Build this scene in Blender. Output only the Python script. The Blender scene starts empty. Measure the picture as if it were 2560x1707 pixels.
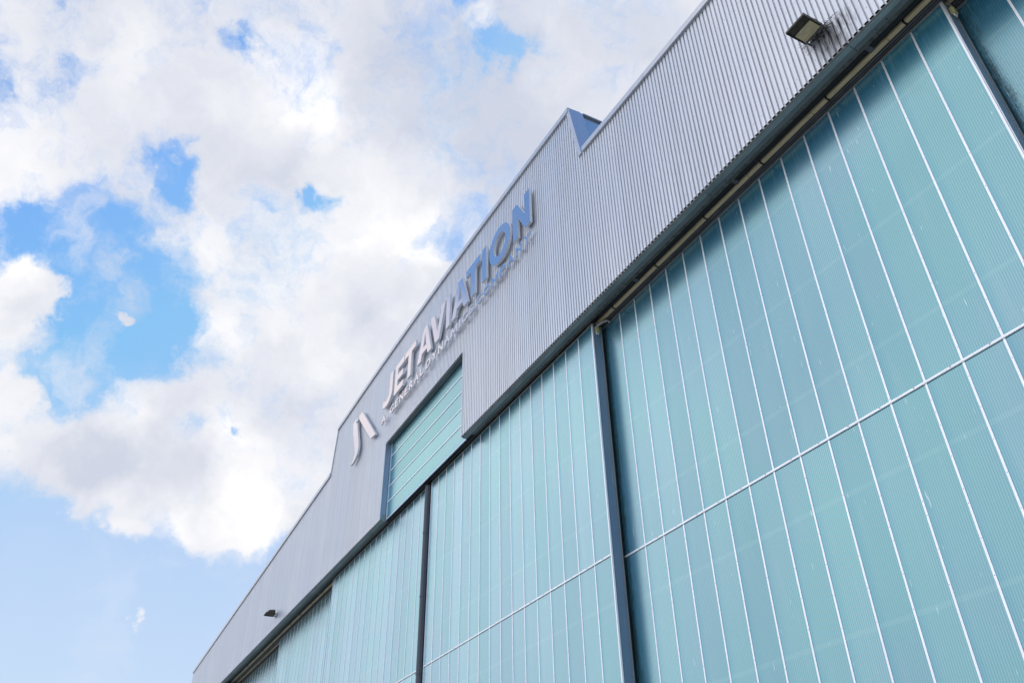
import bpy, bmesh, math, random
from mathutils import Vector, Matrix
random.seed(7)
C = bpy.context.scene.collection
S = bpy.context.scene
G = 1.6            # height of the camera above the apron

# ------------------------------------------------------------------ camera
cam = bpy.data.cameras.new('camera')
cam.lens = 28.97; cam.sensor_width = 36.0; cam.clip_start = 0.1; cam.clip_end = 4000
co = bpy.data.objects.new('camera', cam); C.objects.link(co)
rot = Matrix(((0.468849, 0.5166, 0.716453), (0.883162, -0.261047, -0.389716), (-0.0143, 0.815462, -0.578634)))
co.matrix_world = Matrix.Translation((0, -10, G)) @ rot.to_4x4()
S.camera = co

# ------------------------------------------------------------------ sky
SUN_EL, SUN_AZ = math.radians(38), math.radians(320)   # azimuth clockwise from +Y
BLOBS = [
    (-0.782, -0.145, 0.606, 0.024, -1.0), (-0.771, -0.123, 0.625, 0.029, -1.0), (-0.773, -0.073, 0.63, 0.039, -1.0), (-0.802, -0.069, 0.593, 0.048, -1.0),
    (-0.808, -0.023, 0.589, 0.05, -1.0), (-0.796, -0.116, 0.593, 0.038, -0.9), (-0.84, -0.012, 0.543, 0.055, -1.0), (-0.845, -0.049, 0.533, 0.049, -1.0),
    (-0.842, 0.026, 0.538, 0.033, -1.0), (-0.87, -0.049, 0.491, 0.049, -0.8), (-0.729, -0.028, 0.684, 0.026, -0.9), (-0.74, -0.019, 0.672, 0.022, -0.8),
    (-0.71, -0.013, 0.705, 0.015, -0.7), (-0.683, -0.134, 0.718, 0.024, -0.62), (-0.702, -0.147, 0.697, 0.021, -0.55), (-0.694, -0.198, 0.692, 0.013, -0.45),
    (-0.613, 0.002, 0.79, 0.015, -0.75), (-0.609, 0.044, 0.792, 0.01, -0.6), (-0.711, 0.135, 0.69, 0.017, -1.0), (-0.704, 0.125, 0.699, 0.011, -0.8),
    (-0.505, 0.272, 0.819, 0.023, -1.1), (-0.502, 0.291, 0.814, 0.019, -1.1), (-0.489, 0.219, 0.844, 0.012, -1.0), (-0.688, 0.281, 0.669, 0.021, -0.6),
    (-0.655, 0.302, 0.693, 0.023, -0.55), (-0.69, 0.296, 0.66, 0.015, -0.5), (-0.761, -0.175, 0.624, 0.015, -0.5), (-0.929, -0.08, 0.363, 0.048, -0.5),
    (-0.948, -0.053, 0.314, 0.065, -1.0), (-0.968, -0.055, 0.245, 0.119, -1.2), (-0.966, 0.042, 0.256, 0.112, -1.2), (-0.961, 0.121, 0.25, 0.106, -1.2),
    (-0.942, 0.17, 0.289, 0.066, -1.0), (-0.949, -0.013, 0.316, 0.045, -0.9), (-0.924, 0.204, 0.323, 0.039, -1.0), (-0.943, 0.22, 0.248, 0.094, -1.0),
    (-0.868, 0.007, 0.496, 0.019, -0.6), (-0.852, 0.065, 0.52, 0.014, -0.4), (-0.89, 0.072, 0.451, 0.014, -0.5), (-0.88, 0.126, 0.458, 0.007, -0.9),
    (-0.82, -0.13, 0.558, 0.04, 1.1), (-0.836, -0.138, 0.532, 0.037, 1.0), (-0.834, -0.104, 0.542, 0.019, 0.8), (-0.859, -0.118, 0.498, 0.034, 0.8),
    (-0.841, -0.031, 0.54, 0.013, 1.2), (-0.824, -0.035, 0.566, 0.007, 0.8), (-0.961, 0.069, 0.267, 0.009, 1.3), (-0.882, -0.114, 0.458, 0.025, 0.8),
    (-0.917, 0.15, 0.37, 0.053, 0.8), (-0.928, 0.117, 0.355, 0.029, 0.6), (-0.929, 0.079, 0.361, 0.024, 0.6), (-0.936, 0.037, 0.351, 0.016, 0.6),
    (-0.932, -0.018, 0.362, 0.018, 0.5),
]
BLOBS += [(-0.575, -0.365, 0.735, 0.165, -2.2), (0.85, -0.1, 0.5, 0.75, -1.3), (0.75, 0.45, 0.4, 0.6, -1.0), (0.1, 0.2, 1.0, 0.3, -.6), (.5, .36, .79, .36, -1.15), (-0.64, -0.22, 0.74, 0.05, .8), (-0.90, -0.06, 0.44, 0.05, .5), (-0.918, -0.03, 0.395, 0.055, .7), (-0.925, 0.02, 0.378, 0.045, .6), (-0.80, -0.045, 0.60, 0.03, .35),
    (-0.805, -0.17, 0.57, 0.045, -1.1), (-0.86, -0.10, 0.50, 0.06, -1.0), (-0.875, -0.07, 0.475, 0.045, -.8)]
WHITES = [
    (-0.628, 0.056, 0.776, 0.05, 0.9), (-0.634, 0.104, 0.766, 0.037, 0.9), (-0.667, -0.09, 0.74, 0.049, 0.3), (-0.785, 0.098, 0.612, 0.099, 0.5),
    (-0.702, 0.193, 0.686, 0.081, 0.7), (-0.699, 0.255, 0.668, 0.031, 0.8), (-0.772, 0.032, 0.635, 0.042, 0.4), (-0.812, 0.208, 0.546, 0.061, 0.4),
    (-0.831, 0.059, 0.554, 0.029, 0.7), (-0.889, 0.18, 0.42, 0.075, 0.8), (-0.879, 0.116, 0.462, 0.039, 0.9), (-0.815, -0.139, 0.563, 0.029, 0.8),
    (-0.888, 0.005, 0.461, 0.032, 0.7), (-0.918, 0.151, 0.367, 0.058, 0.8), (-0.492, 0.249, 0.834, 0.019, 1.0), (-0.599, 0.274, 0.753, 0.06, 0.5),
    (-0.927, 0.077, 0.368, 0.028, 0.6), (-0.55, 0.152, 0.821, 0.065, -0.6), (-0.549, 0.289, 0.785, 0.075, -0.5), (-0.727, -0.069, 0.683, 0.065, -0.4),
    (-0.856, 0.16, 0.491, 0.05, -0.5), (-0.909, -0.026, 0.416, 0.064, -0.6), (-0.759, 0.221, 0.612, 0.046, -0.5), (-0.903, 0.11, 0.416, 0.044, -0.4),
    (-0.606, 0.232, 0.761, 0.1, -0.3), (-0.815, 0.266, 0.515, 0.041, -0.4), (-0.417, 0.387, 0.822, 0.058, -0.4),
]
WHITES += [(-0.79, -0.3, 0.53, 0.22, .8)]

world = bpy.data.worlds.new('World'); S.world = world; world.use_nodes = True
nt = world.node_tree; N = nt.nodes; LK = nt.links; N.clear()
def nd(t, **kw):
    n = N.new(t)
    for k, v in kw.items(): setattr(n, k, v)
    return n
def mth(op, a, b=None, clamp=False):
    n = nd('ShaderNodeMath', operation=op, use_clamp=clamp)
    for i, v in enumerate((a, b)):
        if v is None: continue
        if isinstance(v, (int, float)): n.inputs[i].default_value = v
        else: LK.new(v, n.inputs[i])
    return n.outputs[0]
def vmth(op, a, b):
    n = nd('ShaderNodeVectorMath', operation=op)
    for i, v in enumerate((a, b)):
        if isinstance(v, tuple): n.inputs[i].default_value = v
        else: LK.new(v, n.inputs[i])
    return n
def mixc(f, a, b, mode='MIX'):
    n = nd('ShaderNodeMix', data_type='RGBA', blend_type=mode)
    for s_, v in ((0, f), (6, a), (7, b)):
        if isinstance(v, (int, float)): n.inputs[s_].default_value = v
        elif isinstance(v, tuple): n.inputs[s_].default_value = (*v, 1)
        else: LK.new(v, n.inputs[s_])
    return n.outputs[2]
def mrange(v, a, b, c, d, kind='SMOOTHSTEP'):
    n = nd('ShaderNodeMapRange', interpolation_type=kind)
    LK.new(v, n.inputs[0])
    for i, x in enumerate((a, b, c, d)): n.inputs[1 + i].default_value = x
    return n.outputs[0]
def noise(vec, scale, detail, rough=.55, dist=0.0):
    n = nd('ShaderNodeTexNoise'); LK.new(vec, n.inputs['Vector'])
    n.inputs['Scale'].default_value = scale; n.inputs['Detail'].default_value = detail
    n.inputs['Roughness'].default_value = rough; n.inputs['Distortion'].default_value = dist
    return n
tc = nd('ShaderNodeTexCoord'); dirv = vmth('NORMALIZE', tc.outputs['Generated'], (0, 0, 0)).outputs[0]
sky = nd('ShaderNodeTexSky', sky_type='NISHITA'); sky.sun_disc = False
sky.sun_elevation = SUN_EL; sky.sun_rotation = SUN_AZ
sky.air_density = 1.0; sky.dust_density = 0.3; sky.ozone_density = 1.0
# turbulence that frays the cloud edges
w1 = noise(dirv, 7, 4); w2 = noise(dirv, 22, 8, .62)
o1 = vmth('SUBTRACT', w1.outputs['Color'], (.5, .5, .5)).outputs[0]
o2 = vmth('SUBTRACT', w2.outputs['Color'], (.5, .5, .5)).outputs[0]
o1 = vmth('MULTIPLY', o1, (.10, .10, .08)).outputs[0]
o2 = vmth('MULTIPLY', o2, (.07, .07, .05)).outputs[0]
wv = vmth('ADD', vmth('ADD', dirv, o1).outputs[0], o2).outputs[0]
cov = pos = None
for (x, y, z, r, a) in BLOBS:
    d = vmth('DISTANCE', wv, (x, y, z)).outputs['Value']
    f = mrange(d, 0.0, r * (1.7 if a < 0 else 1.45), a, 0.0)
    if a < 0: cov = f if cov is None else mth('ADD', cov, f)
    else: pos = f if pos is None else mth('ADD', pos, f)
cov = mth('MAXIMUM', mth('MULTIPLY', cov, .66), -.92)
cov = mth('ADD', cov, mth('MINIMUM', pos, .95))
big = noise(dirv, 2.3, 3, .5).outputs[0]
fbm = noise(wv, 6.5, 12, .62).outputs[0]
fine = noise(wv, 30, 8, .65).outputs[0]
dens = mth('ADD', mth('ADD', mth('ADD', cov, .80), mth('MULTIPLY', mth('SUBTRACT', fbm, .5), 2.0)),
           mth('MULTIPLY', mth('SUBTRACT', fine, .5), .95))
dens = mth('ADD', dens, mth('MULTIPLY', mth('SUBTRACT', big, .5), .3))
mask = mrange(dens, .06, .90, 0, 1)
sep = nd('ShaderNodeSeparateXYZ'); LK.new(dirv, sep.inputs[0])
veil = mrange(noise(wv, 9, 9, .62).outputs[0], .46, .70, 0, .62)
patch = mrange(noise(dirv, 4.0, 2, .5).outputs[0], .42, .60, .15, 1)
mask = mth('MAXIMUM', mask, mth('MULTIPLY', mth('MULTIPLY', veil, patch), mrange(sep.outputs[2], .28, .45, .25, 1)))
# relief: density compared with density a step towards the sun gives lit edges and grey bellies
wo = vmth('ADD', wv, (.02, -.01, -.035)).outputs[0]
fbm2 = noise(wo, 6.5, 4, .5).outputs[0]; fbl = noise(wv, 6.5, 4, .5).outputs[0]
rel = mth('MULTIPLY', mth('SUBTRACT', fbm2, fbl), 1.6)
wh = None
for (x, y, z, r, a) in WHITES:
    d = vmth('DISTANCE', wv, (x, y, z)).outputs['Value']
    f = mrange(d, 0.0, r * 1.5, a, 0.0)
    wh = f if wh is None else mth('ADD', wh, f)
grey = mth('MULTIPLY', mth('SUBTRACT', noise(wv, 2.6, 3, .5).outputs[0], .5), 1.6)
shade = mth('ADD', mth('ADD', mth('ADD', grey, mth('MULTIPLY', wh, .60)), rel), .40, clamp=True)
# clouds opposite the sun, out of view, boosted to throw more light on the facade
front = mrange(sep.outputs[1], -.70, -.20, 1.72, 1.0)
cloudc = mixc(shade, (6.35, 6.75, 7.9), (10.4, 10.3, 10.4))
fs = nd('ShaderNodeVectorMath', operation='SCALE'); LK.new(cloudc, fs.inputs[0]); LK.new(front, fs.inputs['Scale']); cloudc = fs.outputs[0]
hz = mrange(sep.outputs[2], .0, .52, 1, 0, 'LINEAR')
hz = mth('POWER', hz, 0.9)
skyc = mixc(1.0, sky.outputs[0], (1.5, 2.1, 2.45), 'MULTIPLY')
skyc = mixc(1.0, skyc, (3.6, 5.6, 9.2), 'DARKEN')
skyc = mixc(mth('MULTIPLY', hz, .85), skyc, (7.5, 8.7, 9.7))
col = mixc(mask, skyc, cloudc)
bg = nd('ShaderNodeBackground'); LK.new(col, bg.inputs[0]); bg.inputs[1].default_value = 0.1
out = nd('ShaderNodeOutputWorld'); LK.new(bg.outputs[0], out.inputs[0])
world.cycles.sampling_method = 'MANUAL'; world.cycles.sample_map_resolution = 512

sl = bpy.data.lights.new('sun', 'SUN'); sl.energy = 0.9; sl.angle = math.radians(16); sl.color = (1.0, .96, .9)
so = bpy.data.objects.new('sun', sl); C.objects.link(so)
sd = Vector((math.sin(SUN_AZ) * math.cos(SUN_EL), math.cos(SUN_AZ) * math.cos(SUN_EL), math.sin(SUN_EL)))
so.rotation_euler = (-sd).to_track_quat('-Z', 'Y').to_euler()
S.view_settings.view_transform = 'Standard'; S.view_settings.look = 'None'
S.view_settings.exposure = 0.0; S.view_settings.gamma = 1.0

# ------------------------------------------------------------------ materials
class M:
    def __init__(s, name):
        s.m = bpy.data.materials.new(name); s.m.use_nodes = True
        s.t = s.m.node_tree; s.b = s.t.nodes['Principled BSDF']
    def n(s, t, **kw):
        n = s.t.nodes.new(t)
        for k, v in kw.items(): setattr(n, k, v)
        return n
    def l(s, a, b): s.t.links.new(a, b)
    def set(s, **kw):
        for k, v in kw.items():
            i = s.b.inputs[k.replace('_', ' ')]
            if hasattr(v, 'is_linked'): s.l(v, i)
            else: i.default_value = (*v, 1) if isinstance(v, tuple) else v
        return s
    def obj(s, scale=(1, 1, 1)):
        t = s.n('ShaderNodeTexCoord'); mp = s.n('ShaderNodeMapping'); mp.inputs['Scale'].default_value = scale
        s.l(t.outputs['Object'], mp.inputs[0]); return mp.outputs[0]
    def noise(s, vec, scale, detail=5, rough=.6):
        n = s.n('ShaderNodeTexNoise'); s.l(vec, n.inputs['Vector'])
        n.inputs['Scale'].default_value = scale; n.inputs['Detail'].default_value = detail
        n.inputs['Roughness'].default_value = rough; return n.outputs[0]
    def mr(s, v, a, b, c, d, kind='SMOOTHSTEP'):
        n = s.n('ShaderNodeMapRange', interpolation_type=kind)
        s.l(v, n.inputs[0])
        for i, x in enumerate((a, b, c, d)): n.inputs[1 + i].default_value = x
        return n.outputs[0]
    def mix(s, f, a, b, mode='MIX'):
        n = s.n('ShaderNodeMix', data_type='RGBA', blend_type=mode)
        for q, v in ((0, f), (6, a), (7, b)):
            if isinstance(v, (int, float)): n.inputs[q].default_value = v
            elif isinstance(v, tuple): n.inputs[q].default_value = (*v, 1)
            else: s.l(v, n.inputs[q])
        return n.outputs[2]
    def math(s, op, a, b=None, clamp=False):
        n = s.n('ShaderNodeMath', operation=op, use_clamp=clamp)
        for i, v in enumerate((a, b)):
            if v is None: continue
            if isinstance(v, (int, float)): n.inputs[i].default_value = v
            else: s.l(v, n.inputs[i])
        return n.outputs[0]
    def bump(s, h, dist, strength=1.0):
        n = s.n('ShaderNodeBump'); n.inputs['Distance'].default_value = dist; n.inputs['Strength'].default_value = strength
        s.l(h, n.inputs['Height']); s.l(n.outputs[0], s.b.inputs['Normal'])

def plain(name, col, rough=.5, metal=0.0, var=.12, vs=(1, 1, .15), sc=6):
    m = M(name); v = m.noise(m.obj(vs), sc)
    k = m.mr(v, .3, .7, 1 - var, 1 + var * .5, 'LINEAR')
    c = m.n('ShaderNodeVectorMath', operation='SCALE'); c.inputs[0].default_value = col; m.l(k, c.inputs['Scale'])
    m.set(Base_Color=c.outputs[0], Roughness=rough, Metallic=metal); return m.m

def clad_mat():
    m = M('corrugated aluminium'); ob = m.obj()
    streak = m.noise(m.obj((8, 8, .35)), 1.2, 6)
    broad = m.noise(m.obj((1, 1, .3)), .35, 3)
    base = m.mix(m.mr(streak, .3, .72, 0, 1), (.70, .70, .725), (.79, .79, .81))
    base = m.mix(m.mr(broad, .35, .65, 0, .5), base, (.67, .71, .77))
    # dirt washed down the sheet under the near floodlight
    sx = m.n('ShaderNodeSeparateXYZ'); m.l(ob, sx.inputs[0])
    ax = m.math('ABSOLUTE', m.math('ADD', sx.outputs[0], 5.35))
    inx = m.mr(ax, .1, .75, 1, 0)
    inz = m.math('MULTIPLY', m.mr(sx.outputs[2], 14.6, 15.5, .35, 1), m.mr(sx.outputs[2], 15.6, 15.85, 1, 0))
    dn = m.mr(m.noise(m.obj((14, 14, 1.3)), 1.6, 8, .75), .40, .6, 0, 1)
    dirt = m.math('MULTIPLY', m.math('MULTIPLY', inx, inz), dn)
    base = m.mix(dirt, base, (.10, .085, .075))
    wq = m.math('FRACT', m.math('MULTIPLY', sx.outputs[0], 1 / 1.0144))
    lap = m.mr(wq, .0, .012, .84, 1, 'LINEAR')          # lap of one sheet over the next, every eighth rib
    sid = m.n('ShaderNodeTexWhiteNoise', noise_dimensions='1D'); m.l(m.math('FLOOR', m.math('MULTIPLY', sx.outputs[0], 1 / 1.0144)), sid.inputs['W'])
    var = m.math('MULTIPLY', lap, m.mr(sid.outputs[0], 0, 1, .965, 1.015, 'LINEAR'))
    sc = m.n('ShaderNodeVectorMath', operation='SCALE'); m.l(base, sc.inputs[0]); m.l(var, sc.inputs['Scale'])
    m.set(Base_Color=sc.outputs[0], Roughness=.40, Metallic=.65); return m.m

def glaze_mat(dirty=None, horizontal=False):
    k_ = 1.0
    m = M('twin-wall polycarbonate' + (' dirty' if dirty else '')); ob = m.obj()
    sx = m.n('ShaderNodeSeparateXYZ'); m.l(ob, sx.inputs[0])
    ax = sx.outputs[2] if horizontal else sx.outputs[0]
    ph = m.math('FRACT', m.math('MULTIPLY', ax, 1 / .0402))
    rib = m.mr(m.math('ABSOLUTE', m.math('SUBTRACT', ph, .5)), .11, .22, 1, 0)   # webs between the two skins
    rr = m.n('ShaderNodeObjectInfo').outputs['Random']
    big = m.noise(ob, .22, 3)
    streak = m.noise(m.obj((6, 6, .5)), 1.0, 6)
    deep = m.mix(m.mr(big, .35, .65, 0, 1), (.006, .16, .33), (.012, .20, .35))
    deep = m.mix(m.math('MULTIPLY', rr, .35), deep, (.015, .20, .25))
    deep = m.mix(m.math('MULTIPLY', rib, .35), deep, (.08, .27, .32))
    tint = m.mix(m.mr(big, .3, .7, 0, 1), (.55, .84, .80), (.60, .85, .86))
    tint = m.mix(m.math('MULTIPLY', m.mr(rr, .1, .9, 0, 1, 'LINEAR'), .28), tint, (.67, .80, .88))
    tint = m.mix(m.math('MULTIPLY', rib, .85), m.mix(1.0, tint, (.90, .93, .94), 'MULTIPLY'), (.84, 1.0, .99))
    irid = m.noise(m.obj((.55, 1, .33)), .8, 3, .5)
    tint = m.mix(m.mr(irid, .42, .62, 0, .45), tint, (.68, .80, .88))
    tint = m.mix(m.mr(irid, .48, .34, 0, .35), tint, (.58, .88, .80))
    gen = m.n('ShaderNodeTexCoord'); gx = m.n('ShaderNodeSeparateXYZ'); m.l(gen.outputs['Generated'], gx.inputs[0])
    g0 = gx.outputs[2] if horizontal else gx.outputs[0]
    eb = m.math('ADD', m.mr(g0, 0, .30, .55, 0), m.mr(g0, 1, .90, .3, 0))     # glued strip and shade beside the battens, painted as bluer sheet edges
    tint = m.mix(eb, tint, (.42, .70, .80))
    tint = m.mix(m.mr(streak, .5, .75, 0, .5), tint, (.75, .88, .92))
    # the steel girts behind show through as faint pale bands
    zz = m.math('FRACT', m.math('MULTIPLY', m.math('SUBTRACT', sx.outputs[2], 8.38 - 1.06), 1 / 2.12))
    girt = m.mr(m.math('ABSOLUTE', m.math('SUBTRACT', zz, .5)), .474, .486, 0, .13) if not horizontal else None
    if girt is not None:
        deep = m.mix(girt, deep, (.28, .5, .52)); tint = m.mix(girt, tint, (.8, .95, .93))
    if not horizontal:      # old drip marks below the door head
        top = m.mr(sx.outputs[2], 13.7, 14.75, 0, 1)
        drip = m.mr(m.noise(m.obj((22, 22, .55)), 1.2, 6, .7), .52, .66, 0, 1)
        dk = m.mr(m.noise(m.obj((15, 15, .4)), 1.0, 5, .7), .50, .62, 0, 1)
        tint = m.mix(m.math('MULTIPLY', m.math('MULTIPLY', top, dk), .3), tint, (.25, .50, .60))
        deep = m.mix(m.math('MULTIPLY', m.math('MULTIPLY', top, drip), .35), deep, (.30, .5, .58))
    scr = m.mr(m.noise(m.obj((1, 1, .12)), 17, 2, .5), .735, .75, 0, .6)
    deep = m.mix(scr, deep, (.7, .8, .8)); tint = m.mix(scr, tint, (.95, 1, 1))
    if dirty is not None:
        dn = m.noise(m.obj((7, 7, .45)), 2.2, 9, .75)
        edge = m.mr(sx.outputs[0], dirty + .1, dirty + .95, 1, 0)
        spots = m.mr(m.noise(m.obj((1, 1, .6)), 26, 3, .7), .6, .7, 0, 1)
        dn2 = m.noise(m.obj((1, 1, .35)), 34, 6, .8)
        dd = m.mr(m.math('ADD', edge, m.math('ADD', m.math('MULTIPLY', m.math('SUBTRACT', dn, .5), 1.6), m.math('MULTIPLY', m.math('SUBTRACT', dn2, .5), 1.8))), .76, 1.02, 0, .78)
        dd = m.math('MAXIMUM', dd, m.math('MULTIPLY', m.math('MULTIPLY', spots, edge), .8))
        deep = m.mix(dd, deep, (.06, .085, .075)); tint = m.mix(dd, tint, (.20, .25, .23))
        runs = m.mr(m.noise(m.obj((34, 34, .9)), 1.3, 5, .8), .66, .72, 0, 1)
        rn = m.math('MULTIPLY', m.math('MULTIPLY', runs, edge), .6)
        deep = m.mix(rn, deep, (.5, .6, .6)); tint = m.mix(rn, tint, (.9, .95, .95))
    if horizontal: tint = m.mix(1.0, tint, (.80, .90, .86), 'MULTIPLY')
    dif = m.n('ShaderNodeBsdfDiffuse'); m.l(deep, dif.inputs[0])
    gl = m.n('ShaderNodeBsdfGlossy'); gl.inputs['Roughness'].default_value = .264
    lw = m.n('ShaderNodeLayerWeight'); lw.inputs[0].default_value = .5
    fac = m.mr(lw.outputs['Facing'], .33, .80, .43, .90, 'LINEAR')
    tint = m.mix(m.mr(lw.outputs['Facing'], .33, .68, 1, 0, 'LINEAR'), tint, (.78, .89, .845), 'MULTIPLY')
    pv = m.n('ShaderNodeVectorMath', operation='SCALE'); m.l(tint, pv.inputs[0]); m.l(m.mr(rr, 0, 1, .90, 1.03, 'LINEAR'), pv.inputs['Scale']); m.l(pv.outputs[0], gl.inputs[0])
    b = m.n('ShaderNodeBump'); b.inputs['Distance'].default_value = .004; b.inputs['Strength'].default_value = .08
    m.l(rib, b.inputs['Height']); m.l(b.outputs[0], gl.inputs['Normal'])
    mx = m.n('ShaderNodeMixShader'); m.l(fac, mx.inputs[0]); m.l(dif.outputs[0], mx.inputs[1]); m.l(gl.outputs[0], mx.inputs[2])
    m.l(mx.outputs[0], m.t.nodes['Material Output'].inputs[0]); return m.m

def steel_mat():
    m = M('weathered door steel'); st = m.mr(m.noise(m.obj((20, 20, .5)), 1.4, 7, .75), .6, .7, 0, 1)
    base = m.mix(m.mr(m.noise(m.obj((1, 1, .3)), 2.5), .3, .7, 0, 1), (.17, .27, .38), (.22, .29, .37))
    base = m.mix(m.math('MULTIPLY', st, .6), base, (.5, .55, .6))
    m.set(Base_Color=base, Roughness=.4, Metallic=.1); return m.m

MAT = dict(
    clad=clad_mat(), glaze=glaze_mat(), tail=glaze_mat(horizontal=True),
    alu=plain('aluminium strip', (.97, .97, .99), .42, .6, .08),
    flash=plain('aluminium flashing', (.66, .665, .70), .34, .55, .08),
    sky_flash=plain('reveal flashing', (.38, .47, .62), .3, .4, .08),  # grey flashing with its blue sky reflection put into the base colour
    steel=steel_mat(),
    dark=plain('dark painted steel', (.018, .020, .022), .7, 0, .3),
    chan=plain('grey green channel', (.36, .43, .42), .55, .2, .35, (.3, 1, 1), 3),
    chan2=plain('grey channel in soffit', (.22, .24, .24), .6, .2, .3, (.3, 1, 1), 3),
    grime=plain('grimy rail', (.17, .155, .13), .8, 0, .5, (1, 1, 1), 8),
    beige=plain('beige guide rail', (.82, .62, .36), .55, 0, .2, (.6, 3, 3), 3),
    fin=plain('grey guide fins', (.16, .16, .17), .6, .2, .4, (.5, 2, 2), 4),
    rubber=plain('black rubber', (.012, .012, .014), .8, 0, .3),
    seal=plain('slate rubber bulb', (.045, .06, .085), .45, 0, .2),
    strip=plain('pale angle', (.30, .31, .29), .6, .2, .2),
    screw=plain('dark screws', (.05, .05, .05), .6, 0, 0),
    sideglass=plain('clerestory sheet', (.50, .55, .62), .12, .85, .06),
    roof=plain('roof sheet', (.35, .36, .38), .6, .2, .15, (1, 1, 1), .5),
    lface=plain('brushed letter face', (.80, .70, .72), .09, .97, .05, (1, 1, 4), 3),
    lside=plain('letter side', (.90, .90, .92), .5, .1, .05),
    lamp=plain('lamp housing', (.075, .06, .035), .5, .2, .5, (1, 1, 1), 12),
    lens=plain('dusty lamp glass', (.78, .64, .36), .3, 0, .35, (2, 12, 2), 3),
    galv=plain('galvanised bracket', (.45, .46, .47), .4, .6, .2),
    twig=plain('dry twigs', (.055, .042, .03), .9, 0, .4),
    yellow=plain('yellowed switch box', (.52, .48, .22), .5, 0, .2),
    bulb=plain('white cable gland', (.8, .8, .78), .3, 0, 0),
    apron=plain('concrete apron', (.34, .34, .33), .85, 0, .25, (1, 1, 1), .15),
)

# ------------------------------------------------------------------ mesh helpers
class MB:
    def __init__(s): s.v = []; s.f = []; s.mi = []
    def quad(s, a, b, c, d, mi=0):
        k = len(s.v); s.v += [a, b, c, d]; s.f.append((k, k + 1, k + 2, k + 3)); s.mi.append(mi)
    def poly(s, pts, mi=0):
        k = len(s.v); s.v += list(pts); s.f.append(tuple(range(k, k + len(pts)))); s.mi.append(mi)
    def hexa(s, p, mi=0):      # p: 4 bottom corners then 4 top corners, both counter-clockwise from above
        k = len(s.v); s.v += [tuple(q) for q in p]
        for f in ((3, 2, 1, 0), (4, 5, 6, 7), (0, 1, 5, 4), (1, 2, 6, 5), (2, 3, 7, 6), (3, 0, 4, 7)):
            s.f.append(tuple(k + i for i in f)); s.mi.append(mi)
    def box(s, x0, x1, y0, y1, z0, z1, mi=0):
        s.hexa([(x0, y0, z0), (x1, y0, z0), (x1, y1, z0), (x0, y1, z0), (x0, y0, z1), (x1, y0, z1), (x1, y1, z1), (x0, y1, z1)], mi)
    def tube(s, pts, r, n=6, mi=0):
        pts = [Vector(p) for p in pts]; rings = []
        for i, p in enumerate(pts):
            t = (pts[min(i + 1, len(pts) - 1)] - pts[max(i - 1, 0)]).normalized()
            a = t.orthogonal().normalized(); b = t.cross(a); k = len(s.v)
            s.v += [tuple(p + (a * math.cos(q) + b * math.sin(q)) * r) for q in [2 * math.pi * j / n for j in range(n)]]
            rings.append(k)
        for a, b in zip(rings, rings[1:]):
            for j in range(n):
                s.f.append((a + j, a + (j + 1) % n, b + (j + 1) % n, b + j)); s.mi.append(mi)
        s.f.append(tuple(rings[0] + j for j in reversed(range(n)))); s.mi.append(mi)
        s.f.append(tuple(rings[-1] + j for j in range(n))); s.mi.append(mi)
    def build(s, name, mats, parent=None, origin=None):
        me = bpy.data.meshes.new(name)
        o_ = Vector(origin) if origin else Vector((0, 0, 0))
        me.from_pydata([tuple(Vector(v) - o_) for v in s.v], [], s.f)
        mats = mats if isinstance(mats, (list, tuple)) else [mats]
        for m in mats: me.materials.append(m)
        for p, i in zip(me.polygons, s.mi): p.material_index = i
        bm = bmesh.new(); bm.from_mesh(me); bmesh.ops.recalc_face_normals(bm, faces=bm.faces); bm.to_mesh(me); bm.free()
        o = bpy.data.objects.new(name, me); C.objects.link(o); o.location = o_
        if parent: o.parent = parent; o.matrix_parent_inverse = Matrix.Identity(4); o.location = o_ - Vector(parent_world(parent))
        return o
def parent_world(p):
    v = Vector((0, 0, 0))
    while p: v = v + p.location; p = p.parent
    return v
def tag(o, label=None, cat=None, group=None, kind=None):
    for k, v in (('label', label), ('category', cat), ('group', group), ('kind', kind)):
        if v: o[k] = v
    return o
def empty(name, loc):
    o = bpy.data.objects.new(name, None); o.empty_display_size = .3; C.objects.link(o); o.location = loc; return o

# ------------------------------------------------------------------ ground
g = MB(); g.box(-900, 900, -900, 900, -.5, 0)
tag(g.build('apron', MAT['apron']), kind='structure')

# ------------------------------------------------------------------ hangar
hangar = empty('hangar', (-25.9, 0, 0))
tag(hangar, 'huge aircraft hangar clad in ribbed silver metal above tall teal sliding doors', 'hangar')
CX = -25.86
XL, XR = -72.1, 20.4
ZF = 13.30 + G                 # lower edge of the cladding over the doors
SX0, SX1, SZ = -29.66, -22.05, 16.74 + G   # slot for tail fins
WZ = 18.80 + G; AZ = 21.50 + G
def wing(x): t = abs(x - CX) - 12.07; return WZ - .0615 * max(t, 0)
def arc(x): t = (x - CX) / 11.7; return AZ - .26 * t * t
def top_edge(x):               # underside of the copings along the front
    t = abs(x - CX)
    if t >= 12.07: return wing(x)
    if t <= 11.60: return arc(x)
    f = (t - 11.60) / (12.07 - 11.60); return arc(CX + 11.6) * (1 - f) + WZ * f
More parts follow.
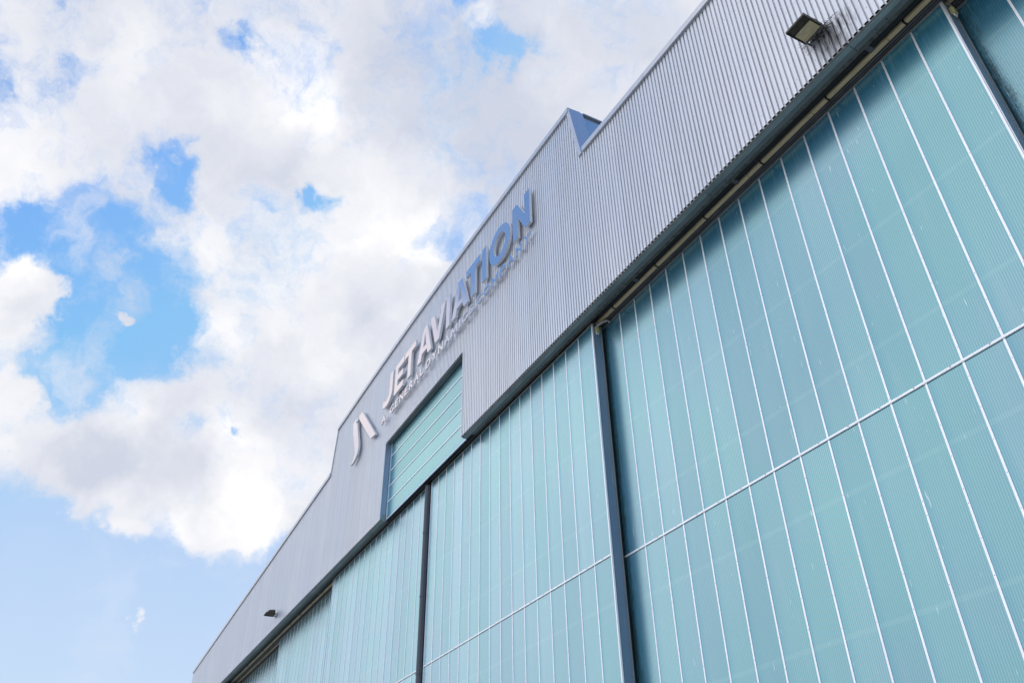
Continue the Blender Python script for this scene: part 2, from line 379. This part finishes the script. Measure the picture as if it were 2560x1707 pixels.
# ribbed cladding: every rib is folded sheet
P = .1268; prof = [(0, 0), (.078, 0), (.086, .042), (.1188, .042), (P, 0)]
xs = []
n0 = int((XR - XL) / P)
for i in range(n0):
    for j in range(4): xs.append((XL + i * P + prof[j][0], prof[j][1]))
crit = sorted(set([SX0, SX1, CX - 12.07, CX + 12.07, CX - 11.6, CX + 11.6]))
c = MB()
def col_add(x0, y0, x1, y1):
    mid = (x0 + x1) / 2
    zb = SZ if SX0 < mid < SX1 else ZF
    zt0, zt1 = top_edge(x0) + .05, top_edge(x1) + .05
    c.quad((x0, y0, zb), (x1, y1, zb), (x1, y1, zt1), (x0, y0, zt0))
for (a, b) in zip(xs, xs[1:]):
    cuts = [q for q in crit if a[0] + 1e-4 < q < b[0] - 1e-4]
    seq = [a] + [(q, a[1] + (b[1] - a[1]) * (q - a[0]) / (b[0] - a[0])) for q in cuts] + [b]
    for p, q in zip(seq, seq[1:]): col_add(p[0], p[1], q[0], q[1])
# screw heads in rows on the crests
for zr in (14.35 + .85, 17.1, 18.9, 20.2):
    for i in range(0, n0, 2):
        x = XL + i * P + .041
        if x < -34 or zr > top_edge(x) - .2 or (SX0 < x < SX1 and zr < SZ + .1): continue
        z = zr + random.uniform(-.01, .01)
        c.poly([(x + .008 * math.cos(t), -.004, z + .008 * math.sin(t)) for t in [k * math.pi / 3 for k in range(6)]], 1)
c.build('cladding', [MAT['clad'], MAT['screw']], hangar)
# backing wall behind the sheet
bw = MB()
def seg(x0, x1, zb):
    n = max(1, int((x1 - x0) / 1.5))
    for i in range(n):
        a = x0 + (x1 - x0) * i / n; b = x0 + (x1 - x0) * (i + 1) / n
        bw.quad((a, .0435, zb), (b, .0435, zb), (b, .0435, top_edge(b)), (a, .0435, top_edge(a)))
for a, b, z in ((XL, CX - 12.07, ZF + .02), (CX - 12.07, CX - 11.6, ZF + .02), (CX - 11.6, SX0, ZF + .02), (SX0, SX1, SZ + .02), (SX1, CX + 11.6, ZF + .02), (CX + 11.6, CX + 12.07, ZF + .02), (CX + 12.07, XR, ZF + .02)):
    seg(a, b, z)
bw.build('backing_wall', MAT['dark'], hangar)

# copings
def coping(x0, x1, fn, name='coping'):
    m = MB(); n = max(1, int(abs(x1 - x0) / 3.0)); g_ = .006
    for i in range(n):
        a = x0 + (x1 - x0) * i / n + (g_ if i else 0); b = x0 + (x1 - x0) * (i + 1) / n
        za, zb = fn(a), fn(b)
        m.hexa([(a, -.07, za), (b, -.07, zb), (b, .42, zb + .05), (a, .42, za + .05), (a, -.07, za + .2), (b, -.07, zb + .2), (b, .42, zb + .25), (a, .42, za + .25)])
    return m.build(name, MAT['flash'], hangar)
coping(XL - .05, CX - 12.07, wing); coping(CX + 12.16, XR + .05, wing)
coping(CX - 11.62, CX + 11.58, arc)
for s_ in (-1, 1):             # trims down the slanting steps
    m = MB(); xt, xb = CX + s_ * 11.60, CX + s_ * 12.09
    zt, zb = arc(CX + 11.6) + .19, WZ + .02
    wi = .17 if s_ > 0 else .05
    y0 = -.045
    a0, a1 = (xt - wi, xt) if s_ > 0 else (xt, xt + wi)
    b0, b1 = (xb - wi, xb) if s_ > 0 else (xb, xb + wi)
    m.hexa([(b0, y0, zb), (b1, y0, zb), (b1, .5, zb), (b0, .5, zb), (a0, y0, zt), (a1, y0, zt), (a1, .5, zt), (a0, .5, zt)])
    m.build('step_trim', MAT['flash'], hangar)
    m = MB(); e = s_ * .004; q0, q1 = (b1, a1) if s_ > 0 else (b0, a0)
    m.hexa([(q0, y0 + .006, zb), (q0 + e, y0 + .006, zb), (q0 + e, .5, zb), (q0, .5, zb), (q1, y0 + .006, zt - .005), (q1 + e, y0 + .006, zt - .005), (q1 + e, .5, zt - .005), (q1, .5, zt - .005)])
    m.build('step_reveal', MAT['sky_flash'], hangar)
# raised middle: side walls running back, of glazed sheets between seams
for s_ in (-1, 1):
    xt, xb = CX + s_ * 11.56, CX + s_ * 12.03
    zt, zb = arc(CX + 11.6) + .17, WZ - .3
    m = MB(); m.quad((xb, .5, zb), (xb, 70, zb), (xt, 70, zt), (xt, .5, zt))
    for k in range(60):
        y = 1.35 + k * 1.12
        m.box(0, 0, 0, 0, 0, 0) if False else None
        e = s_ * .035
        m.hexa([(xb, y, zb), (xb + e, y, zb), (xb + e, y + .07, zb), (xb, y + .07, zb), (xt, y, zt), (xt + e, y, zt), (xt + e, y + .07, zt), (xt, y + .07, zt)], 1)
    m.build('clerestory_wall', [MAT['sideglass'], MAT['flash']], hangar)
    m = MB(); m.box(min(xt, xt + s_ * .07), max(xt, xt + s_ * .07), .51, 70, zt - .01, zt + .03)
    m.build('eaves_trim', MAT['flash'], hangar)
# roofs and side walls
r = MB(); K = 14
for i in range(K):
    a = CX - 11.6 + 23.2 * i / K; b = CX - 11.6 + 23.2 * (i + 1) / K
    r.quad((a, .3, arc(a) + .15), (b, .3, arc(b) + .15), (b, 70, arc(b) + .15), (a, 70, arc(a) + .15))
for a, b in ((XL, CX - 12.0), (CX + 12.0, XR)):
    r.quad((a, .3, wing(a) + .1), (b, .3, wing(b) + .1), (b, 70, wing(b) + .1), (a, 70, wing(a) + .1))
r.build('roof', MAT['roof'], hangar)
w = MB()
for x, s_ in ((XL, -1), (XR, 1)):
    w.box(min(x, x - s_ * .25), max(x, x - s_ * .25), .05, 70, 0, wing(x) + .04)
w.box(XL, XR, 69.8, 70.1, 0, WZ)
w.build('outer_wall', MAT['clad'], hangar)
for a, b in ((XL + .26, -58.6), (7.6, XR - .26)):
    w = MB(); w.box(a, b, .1, 1.5, 0, ZF - .1); w.build('door_pocket', MAT['clad'], hangar)

# lintel: folded channels, guides and rails over the doors
def run(name, mat, y0, y1, z0, z1, segs=((XL + .3, SX0), (SX0, SX1), (SX1, XR - .3)), joint=0, mats=None):
    for a, b in segs:
        m = MB()
        n = max(1, int((b - a) / joint)) if joint else 1
        for i in range(n):
            p = a + (b - a) * i / n; q = a + (b - a) * (i + 1) / n - (.012 if joint and i < n - 1 else 0)
            m.box(p, q, y0, y1, z0, z1)
        m.build(name, mat, hangar)
FS = ((XL + .3, SX0 + .02), (SX1 - .02, XR - .3)); ALL = ((XL + .3, XR - .3),)
run('support_angle', MAT['strip'], .045, .075, ZF - .025, ZF + .05, FS, 4.0)
run('lintel_channel', MAT['chan'], .078, .20, ZF - .04, ZF + .25, FS, 4.0)
run('lintel_flange', MAT['chan2'], .203, .295, ZF - .055, ZF + .2, FS, 4.0)
run('guide_cover', MAT['grime'], .31, .43, ZF - .0, ZF + .15, ALL, 1.9)
run('guide_beam', MAT['dark'], .455, .56, ZF + .02, ZF + .21, ALL)
run('guide_rail', MAT['beige'], .61, .70, ZF - .005, ZF + .06, ALL, 1.9)
run('guide_fin', MAT['fin'], .725, .75, ZF - .035, ZF + .2, ALL)
run('guide_fin', MAT['fin'], .775, .80, ZF - .045, ZF + .2, ALL)
run('guide_cover', MAT['grime'], .83, .92, ZF - .01, ZF + .15, ALL, 1.9)
run('guide_rail', MAT['beige'], .985, 1.06, ZF - .005, ZF + .06, ALL, 1.9)
run('guide_fin', MAT['fin'], 1.095, 1.12, ZF - .035, ZF + .2, ALL)
run('guide_fin', MAT['fin'], 1.145, 1.17, ZF - .045, ZF + .2, ALL)
run('lintel_ceiling', MAT['dark'], .27, 1.6, ZF + .22, ZF + .4, ((XL + .3, SX0), (SX1, XR - .3)))
run('lintel_ceiling', MAT['dark'], .42, 1.6, ZF + .22, ZF + .4, ((SX0, SX1),))
def row(name, mat, x, xe, step, y0, y1, z0, z1, hw):
    m = MB(); m.box(-hw, hw, 0, y1 - y0, 0, z1 - z0); me = None
    while x < xe:
        if me is None: o = m.build(name, mat, hangar); me = o
        else: o = me.copy(); C.objects.link(o); o.parent = hangar
        o.location = Vector((x, y0, z0)) - hangar.location; x += step
row('rail_clip', MAT['dark'], -21.5, -1, 1.9, .605, .705, ZF - .012, ZF + .1, .02)
row('rail_clip', MAT['dark'], -60, -38, 1.9, .605, .705, ZF - .012, ZF + .1, .02)
row('guide_bracket', MAT['fin'], -58.3, -2, 3.8, .435, .60, ZF + .01, ZF + .2, .05)
x = XL + .3            # paired bolts at the channel joints
while x < -2:
    for dx in (-.12, .12):
        if not (SX0 < x + dx < SX1): row('lintel_bolt', MAT['screw'], x + dx, x + dx + .01, 1, .235, .26, ZF - .066, ZF - .0555, .012)
    x += 4.2


# slot for tail fins: reveals, soffit, panel
m = MB(); m.box(SX0 - .02, SX0 - .001, .0, .235, ZF - .02, SZ + .0); m.build('slot_reveal', MAT['sky_flash'], hangar)
m = MB(); m.box(SX1, SX1 + .05, -.012, .235, ZF - .01, SZ + .02); m.build('slot_reveal', MAT['flash'], hangar)
m = MB(); m.box(SX0 - .03, SX0 + .0, -.012, -.002, ZF - .01, SZ); m.build('slot_trim', MAT['flash'], hangar)
m = MB(); m.box(SX0, SX1, .045, .235, SZ - .02, SZ + .2); m.build('slot_soffit', MAT['chan2'], hangar)
m = MB(); m.box(SX0, SX1, .045, .075, SZ - .03, SZ - .022); m.build('support_angle', MAT['strip'], hangar)
tail = empty('tail_door', ((SX0 + SX1) / 2, .24, ZF)); tail.parent = hangar; tail.location = Vector(((SX0 + SX1) / 2, .24, ZF)) - hangar.location
tz = [13.33 + G, 14.045 + G, 14.73 + G, 15.42 + G, 16.105 + G, 16.80 + G]
for a, b in zip(tz, tz[1:]):
    m = MB(); m.box(SX0 + .09, SX1 + .4, .245, .285, a, b); m.build('glazing_panel', MAT['tail'], tail, ((SX0 + SX1) / 2, .26, a))
for z in tz[1:-1]:
    m = MB(); m.box(SX0 + .09, SX1 + .4, .228, .244, z - .024, z + .024); m.build('batten', MAT['alu'], tail)
m = MB(); m.box(SX0 + .05, SX0 + .10, .222, .25, tz[0] - .03, SZ); m.box(SX0 + .10, SX1 + .4, .222, .25, tz[0] - .05, tz[0] + .0)
m.build('frame', MAT['alu'], tail)
m = MB(); m.box(SX0 + .015, SX0 + .05, .236, .30, ZF - .03, SZ); m.box(SX0 + .05, SX1 + .4, .236, .33, tz[0] - .10, tz[0] - .052); m.build('rubber_seal', MAT['rubber'], tail)
m = MB(); m.box(SX0 + .05, SX1 + .4, .20, .235, tz[0] - .085, tz[0] - .052); m.build('bottom_rail', MAT['sky_flash'], tail)

# ------------------------------------------------------------------ sliding doors
KD = 10.45 / 10.30          # door planes: .45, .82 and 1.19 m behind the cladding
PW = .6765; ZT = 13.23 + G; HB = 6.78 + G
def door(x0, x1, y, label, first=.74, seal=True, dirty=False, zt=ZT, mirror=False):
    x0 *= KD; x1 *= KD
    d = empty('sliding_door', (0, 0, 0)); d.parent = hangar
    d.location = Vector(((x0 + x1) / 2, y, .1)) - hangar.location
    d['label'] = label
    T = .27
    bx = []; x = x1 - first
    while x > x0 + (.85 if dirty else .25): bx.append(x); x -= PW
    gm = MAT['glaze']
    edges = [x1 - .05] + bx + [x0 + .03]
    bands = [(.25, 2.0), (2.0, HB), (HB, zt - .03)]
    for k, (b, a) in enumerate(zip(edges, edges[1:])):
        mat = gm
        if dirty and k >= len(edges) - 3: mat = dirty
        for z0, z1 in bands[1:]:
            m = MB(); jy = 0
            m.box(a + .001, b - .001, y + .016, y + .05, z0, z1)
            m.build('glazing_panel', mat, d, ((a + b) / 2, y, z0) if False else None)
    m = MB(); m.box(x0 + .03, x1 - .05, y + .016, y + .05, .25, 2.0); m.build('glazing_panel', gm, d)
    for x in bx:
        m = MB(); m.box(x - .0185, x + .0185, y + .0085, y + .0155, .25, zt - .03)
        z = .6 + random.uniform(0, .1)
        while z < zt - .1:
            if z > 5: m.poly([(x + .007 * math.cos(t), y + .0078, z + .007 * math.sin(t)) for t in [k * math.pi / 3 for k in range(6)]], 1)
            z += .52
            if random.random() < .12: z -= .3
        m.build('batten', [MAT['alu'], MAT['screw']], d)
    for hz_ in (2.0, HB):
        m = MB(); m.box(x0 + .03, x1 - .05, y - .006, y + .008, hz_ - .004, hz_ + .038)
        m.box(x0 + .03, x1 - .05, y - .011, y - .006, hz_ + .006, hz_ + .014)
        k = x0 + .3
        while k < x1 - .1:
            m.box(k - .014, k + .014, y - .0095, y - .006, hz_ + .024, hz_ + .032, 1); k += PW
        m.build('cross_rail', [MAT['alu'], MAT['screw']], d)
    for a, b, yy in ((x1 - .05, x1 - .016, y - .004), (x1 - .010, x1, y + .006), (x0, x0 + .03, y - .002)):
        m = MB(); m.box(a, b, yy, y + .03, .1, zt); m.build('edge_capping', MAT['alu'], d)
    m = MB(); m.box(x0 + .03, x1 - .05, y - .004, y + .06, zt - .03, zt + .015); m.build('top_rail', MAT['strip'], d)
    m = MB(); m.box(x0 + .005, x1 - .012, y + .052, y + T, .1, zt - .035)
    for jz in (3.2, 8.9, 10.95):
        m.box(x1 - .012, x1 - .008, y + .09, y + T - .01, jz, jz + .35)
    m.build('door_frame', MAT['steel'], d)
    m = MB(); m.box(x1 - .045, x1 + .004, y + T + .001, y + T + .03, .1, zt); m.build('end_flange', MAT['strip'], d)
    if seal:
        m = MB(); m.box(x1 - .10, x1 - .02, y + T + .031, y + T + .085, .1, zt - .02)
        m.build('brush_seal', MAT['rubber'], d)
    return d
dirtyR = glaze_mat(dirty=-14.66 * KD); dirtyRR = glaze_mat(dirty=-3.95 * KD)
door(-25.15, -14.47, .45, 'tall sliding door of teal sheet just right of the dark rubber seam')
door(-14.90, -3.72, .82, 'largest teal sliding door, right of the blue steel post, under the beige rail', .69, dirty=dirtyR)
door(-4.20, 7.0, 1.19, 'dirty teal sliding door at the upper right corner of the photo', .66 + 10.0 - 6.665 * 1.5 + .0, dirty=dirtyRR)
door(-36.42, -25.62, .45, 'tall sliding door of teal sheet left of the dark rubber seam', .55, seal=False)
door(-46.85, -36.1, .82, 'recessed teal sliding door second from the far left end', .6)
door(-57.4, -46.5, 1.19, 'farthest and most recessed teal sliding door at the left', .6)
m = MB(); m.box(-26.0, -25.54, .50, .72, .1, ZT - .02)
m.build('door_seam', MAT['dark'], hangar)
m = MB()
m.tube([(-25.77, .48, .2), (-25.77, .48, ZT - .05)], .16, 12)
for z in (12.95, 10.7, 8.2, 5.9):
    m.tube([(-25.77, .48, z), (-25.77, .48, z + .05)], .172, 12)
m.build('rubber_seal', MAT['seal'], hangar)
# corner stop plates over the door posts
m = MB(); m.box(-14.99, -14.72, .47, .74, ZT + .02, ZF + .02); m.build('guide_bracket', MAT['chan2'], hangar)
m = MB(); m.box(-4.1, -3.80, .84, 1.1, ZT + .02, ZF + .02); m.build('guide_bracket', MAT['chan2'], hangar)

# ------------------------------------------------------------------ lettering
def outline(name, loops, d, parent, yface, mats=None):
    cu = bpy.data.curves.new('tmp', 'CURVE'); cu.dimensions = '2D'; cu.fill_mode = 'BOTH'; cu.extrude = d / 2
    for lp in loops:
        sp = cu.splines.new('POLY'); sp.points.add(len(lp) - 1)
        for p, (x, z) in zip(sp.points, lp): p.co = (x, z, 0, 1)
        sp.use_cyclic_u = True
    return _solid(cu, name, d, parent, yface)
def _solid(cu, name, d, parent, yface, fit=None):
    o = bpy.data.objects.new('tmp', cu); C.objects.link(o)
    dg = bpy.context.evaluated_depsgraph_get(); dg.update()
    me = bpy.data.meshes.new_from_object(o.evaluated_get(dg)); bpy.data.objects.remove(o); bpy.data.curves.remove(cu)
    vs = [v.co.copy() for v in me.vertices]
    x0, x1 = min(v.x for v in vs), max(v.x for v in vs); z0, z1 = min(v.y for v in vs), max(v.y for v in vs)
    cx_, cz_ = ((fit[0] + fit[1]) / 2, fit[2]) if fit else ((x0 + x1) / 2, z0)
    base = Vector((cx_, yface + d, cz_))
    for v in me.vertices:
        x, z = v.co.x, v.co.y
        if fit:
            x = fit[0] + (x - x0) / max(x1 - x0, 1e-6) * (fit[1] - fit[0]); z = fit[2] + (z - z0) / (z1 - z0) * (fit[3] - fit[2])
        v.co = Vector((x, yface + d / 2 - v.co.z, z)) - base
    me.materials.clear(); me.materials.append(MAT['lface']); me.materials.append(MAT['lside'])
    bm = bmesh.new(); bm.from_mesh(me); bmesh.ops.recalc_face_normals(bm, faces=bm.faces)
    for f in bm.faces: f.material_index = 0 if f.normal.y < -.9 else 1; f.smooth = False
    bm.to_mesh(me); bm.free()
    ob = bpy.data.objects.new(name, me); C.objects.link(ob); ob.parent = parent
    ob.location = base - parent_world(parent)
    return ob
zb, zt = 18.48 + G, 19.97 + G; h = zt - zb; TH = .095; YF = -.17
big = empty('lettering', (-23.4, 0, zb)); tag(big, 'large raised metal letters reading JET AVIATION on the ribbed wall', 'lettering')
def L(n, loops): return outline('letter', loops, TH, big, YF)
def box2(x0, x1, z0, z1): return [(x0, z0), (x1, z0), (x1, z1), (x0, z1)]
# J with a hook
st = .33
J = [(-28.97, zt), (-28.97, zb + .55)]
for t in range(0, 10):
    a = math.radians(-10 * t); J.append((-29.62 + .65 * math.cos(a), zb + .50 + .52 * math.sin(a)))
J += [(-29.80, zb - .01), (-30.08, zb + .10), (-30.0, zb + .40), (-29.82, zb + .30)]
for t in range(9, -1, -1):
    a = math.radians(-10 * t); J.append((-29.66 + .36 * math.cos(a), zb + .58 + .30 * math.sin(a)))
J += [(-29.30, zt)]
L('J', [J])
x0, x1 = -28.70, -27.70; e = .30
L('E', [[(x0, zb), (x1, zb), (x1, zb + e), (x0 + st, zb + e), (x0 + st, zb + .6), (x1 - .08, zb + .6), (x1 - .08, zb + .6 + e), (x0 + st, zb + .6 + e), (x0 + st, zt - e), (x1, zt - e), (x1, zt), (x0, zt)]])
def Tl(x0, x1): m_ = (x0 + x1) / 2; return [[(m_ - st / 2, zb), (m_ + st / 2, zb), (m_ + st / 2, zt - e), (x1, zt - e), (x1, zt), (x0, zt), (x0, zt - e), (m_ - st / 2, zt - e)]]
def Al(x0, x1):
    m_ = (x0 + x1) / 2; w_ = .19; hh = h; ft = .36
    sl = (m_ - w_ - x0) / hh
    o = [(x0, zb), (x0 + ft, zb), (x0 + ft + .30 * sl, zb + .30), (x1 - ft - .30 * sl, zb + .30), (x1 - ft, zb), (x1, zb), (m_ + w_, zt), (m_ - w_, zt)]
    i = [(x0 + ft + .55 * sl, zb + .55), (x1 - ft - .55 * sl, zb + .55), (m_, zt - .30)]
    return [o, i[::-1]]
L('T', Tl(-27.62, -26.42)); L('A', Al(-26.13, -24.70))
x0, x1 = -24.88, -23.42; m_ = (x0 + x1) / 2
L('V', [[(m_ - .18, zb), (m_ + .18, zb), (x1, zt), (x1 - .36, zt), (m_, zb + .42), (x0 + .36, zt), (x0, zt)]])
L('I', [box2(-23.32, -22.99, zb, zt)]); L('A', Al(-22.80, -21.37)); L('T', Tl(-21.55, -20.38)); L('I', [box2(-20.22, -19.89, zb, zt)])
ell = lambda rx, rz: [(-18.86 + rx * math.cos(t), (zb + zt) / 2 + rz * math.sin(t)) for t in [2 * math.pi * k / 40 for k in range(40)]]
L('O', [ell(.78, h / 2 + .03), ell(.44, h / 2 - .27)[::-1]])
x0, x1 = -17.89, -16.72
L('N', [[(x0, zb), (x0 + st, zb), (x0 + st, zt - .62), (x1 - st, zb), (x1, zb), (x1, zt), (x1 - st, zt), (x1 - st, zb + .62), (x0 + st, zt), (x0, zt)]])

small = empty('lettering', (-23.4, 0, 17.75 + G)); tag(small, 'row of small raised letters reading A GENERAL DYNAMICS COMPANY', 'lettering')
zb2, zt2 = 17.74 + G, 18.12 + G
WD = dict(A=.46, G=.46, E=.36, N=.43, R=.41, L=.34, D=.45, Y=.46, M=.53, I=.12, C=.42, S=.36, O=.48, P=.39)
for word, a, b in (('A', -30.03, -29.55), ('GENERAL', -29.06, -25.42), ('DYNAMICS', -25.18, -20.93), ('COMPANY', -20.66, -16.73)):
    tot = sum(WD[c_] for c_ in word); gap = (b - a - tot) / max(1, len(word) - 1); x = a
    for c_ in word:
        if c_ == 'M':
            t_ = .2; o = outline('letter', [[(x + q * WD['M'], zb2 + r_ * (zt2 - zb2)) for q, r_ in ((0, 0), (t_, 0), (t_, .62), (.5, .12), (1 - t_, .62), (1 - t_, 0), (1, 0), (1, 1), (1 - t_, 1), (.5, .45), (t_, 1), (0, 1))]], .10, small, -.19)
            x += WD[c_] + gap; continue
        cu = bpy.data.curves.new('tmp', 'FONT'); cu.body = c_; cu.size = 1; cu.offset = .022; cu.extrude = .05; cu.resolution_u = 3
        _solid(cu, 'letter', .12, small, -.19, (x, x + WD[c_], zb2, zt2)); x += WD[c_] + gap
# the extruded glyph depth is .05 either side, rescale to the full thickness
for o in small.children:
    ys = [v.co.y for v in o.data.vertices]; my = (min(ys) + max(ys)) / 2
    for v in o.data.vertices: v.co.y = (-.165 if v.co.y < my else -.10) - o.location.y

emb = empty('emblem', (-32.8, 0, 17.6 + G)); tag(emb, 'raised metal emblem of a curved blade and a slanted bar', 'emblem')
o = outline('bar', [[(-33.62, 19.98 + G), (-33.02, 19.98 + G), (-30.74, 17.66 + G), (-31.36, 17.74 + G)]], TH, emb, YF)
left = [(-34.36, 20.03), (-34.22, 19.5), (-34.05, 19.1), (-33.84, 18.66), (-33.66, 18.30), (-33.60, 18.05), (-33.66, 17.86), (-33.80, 17.72), (-34.02, 17.60)]
right = [(-33.72, 17.60), (-33.42, 17.68), (-33.18, 17.82), (-33.08, 18.05), (-33.12, 18.35), (-33.30, 18.80), (-33.52, 19.30), (-33.70, 19.80), (-33.80, 20.03)]
outline('blade', [[(x, z + G) for x, z in left + right]], TH, emb, YF)
m = MB(); m.box(-33.86, -33.50, YF - .02, YF + .10, 19.80 + G, 19.95 + G); m.build('bridge', MAT['lside'], emb)

# ------------------------------------------------------------------ floodlights
def flood(x0, x1, z, label, lens='lens'):
    f = empty('floodlight', ((x0 + x1) / 2, 0, z)); tag(f, label, 'floodlight', 'floodlights on the ribbed wall')
    X0, X1 = x0, x1; yo, yi = -.62, -.13
    m = MB()   # tapered housing, open hood in front
    m.hexa([(X0, yo, z), (X1, yo, z), (X1, yi, z), (X0, yi, z), (X0 + .08, yo + .16, z + .20), (X1 - .08, yo + .16, z + .20), (X1 - .05, yi - .02, z + .24), (X0 + .05, yi - .02, z + .24)])
    m.build('housing', MAT['lamp'], f)
    m = MB(); m.box(X0 - .006, X0 + .004, yo - .01, yi, z - .03, z + .03); m.box(X1 - .004, X1 + .010, yo - .01, yi, z - .03, z + .05)
    m.box(X0, X1, yo - .012, yo - .001, z - .02, z + .03)
    m.build('hood_rim', MAT['galv'] if False else MAT['lamp'], f)
    m = MB(); m.quad((X0 + .03, yo + .19, z - .012), (X1 - .03, yo + .19, z - .012), (X1 - .03, yi - .02, z - .02), (X0 + .03, yi - .02, z - .02))
    m.quad((X0 + .03, yo + .19, z - .002), (X1 - .03, yo + .19, z - .002), (X1 - .03, yo + .19, z - .012), (X0 + .03, yo + .19, z - .012))
    m.build('glass', MAT[lens], f)
    m = MB()
    for xx in (X0 + .02, X1 - .02):
        m.box(xx - .015, xx + .015, yi - .05, -.001, z - .01, z + .03)
    m.box(X0 - .01, X1 + .01, yi + .0, yi + .03, z - .015, z + .015); m.box(X0 + .05, X1 - .05, -.03, -.002, z - .08, z + .12)
    m.build('bracket', MAT['galv'], f)
    return f
flood(-5.88, -5.42, 14.05 + G, 'near floodlight at the top right, clogged with nest twigs')
flood(-45.85, -45.35, 13.92 + G, 'small distant floodlight on the ribbed wall at the lower left', 'lamp')
m = MB(); rnd = random.Random(3)
for i in range(150):
    p = Vector((rnd.gauss(-5.62, .15), rnd.uniform(-.13, -.015), 14.03 + G + rnd.gauss(0, .035)))
    q = Vector((rnd.gauss(0, 1), rnd.gauss(0, .25), rnd.gauss(0, .35))).normalized() * rnd.uniform(.05, .17)
    mid = p + q * .5 + Vector((0, 0, rnd.uniform(-.02, .02)))
    a, b = p, p + q; b.y = min(max(b.y, -.2), -.008); m.tube([a, mid, b], rnd.uniform(.0022, .005), 4)
for i in range(26):
    s_ = rnd.choice((-1, 1)); p = Vector((-5.65 + s_ * .24, -.1 + rnd.uniform(-.05, .07), 14.05 + G + rnd.uniform(-.05, .1)))
    q = Vector((s_ * rnd.uniform(.03, .2), rnd.uniform(-.05, .05), rnd.uniform(-.15, .1)))
    m.tube([p, p + q * .5 + Vector((0, 0, .01)), p + q], .0025, 4)
tag(m.build('bird_nest', MAT['twig'], None, (-5.62, -.07, 14.03 + G)), 'straggly bird nest of twigs packed under the near floodlight', 'bird nest')

# ------------------------------------------------------------------ limit switches on the door posts
def switch(x, y, z, s, label):
    f = empty('limit_switch', (x, y, z)); tag(f, label, 'limit switch')
    m = MB(); a = .05 * s
    m.hexa([(x - .002, y - a, z), (x + .07, y - a, z), (x + .07, y + a, z), (x - .002, y + a, z), (x - .002, y - a * .8, z + .2 * s), (x + .06, y - a * .8, z + .2 * s), (x + .06, y + a * .8, z + .2 * s), (x - .002, y + a * .8, z + .2 * s)])
    m.build('box', MAT['yellow'], f)
    m = MB(); m.tube([(x + .03, y - a * .5, z), (x + .03, y - a * .6, z - .06)], .018, 8); m.tube([(x + .03, y + a * .5, z), (x + .03, y + a * .6, z - .05)], .018, 8)
    m.build('cable_gland', MAT['bulb'], f)
    m = MB(); m.tube([(x + .03, y, z + .2 * s), (x + .035, y - .01, z + .28), (x + .03, y - .03, ZF - .02)], .012, 6)
    m.build('cable', MAT['galv'], f)
switch(-14.47 * KD, .58, 12.95 + G, 1.0, 'small yellowed switch box hanging on the blue post between two doors')
switch(-3.72 * KD, .98, 12.9 + G, 1.0, 'yellowed switch box on the post at the top right corner')
m = MB(); m.tube([(-14.64, .60, 13.18 + G), (-14.50, .65, 13.21 + G), (-14.36, .73, 13.22 + G), (-14.32, .79, 13.16 + G)], .03, 8)
tag(m.build('bent_arm', MAT['galv'], None, (-14.3, .55, 13.0 + G)), 'short bent grey metal arm at the top of the blue door post', 'metal arm')

f = empty('round_bracket', (-3.35, 1.12, ZF - .1)); tag(f, 'grey steel bracket with a round dark plate in the top right corner', 'bracket')
m = MB(); m.tube([(-3.35, 1.07, ZF - .10), (-3.35, 1.07, ZF - .02)], .15, 20); m.build('plate', MAT['chan2'], f)
m = MB(); m.box(-3.62, -3.20, .86, 1.10, ZF - .019, ZF + .05); m.build('arm', MAT['strip'], f)
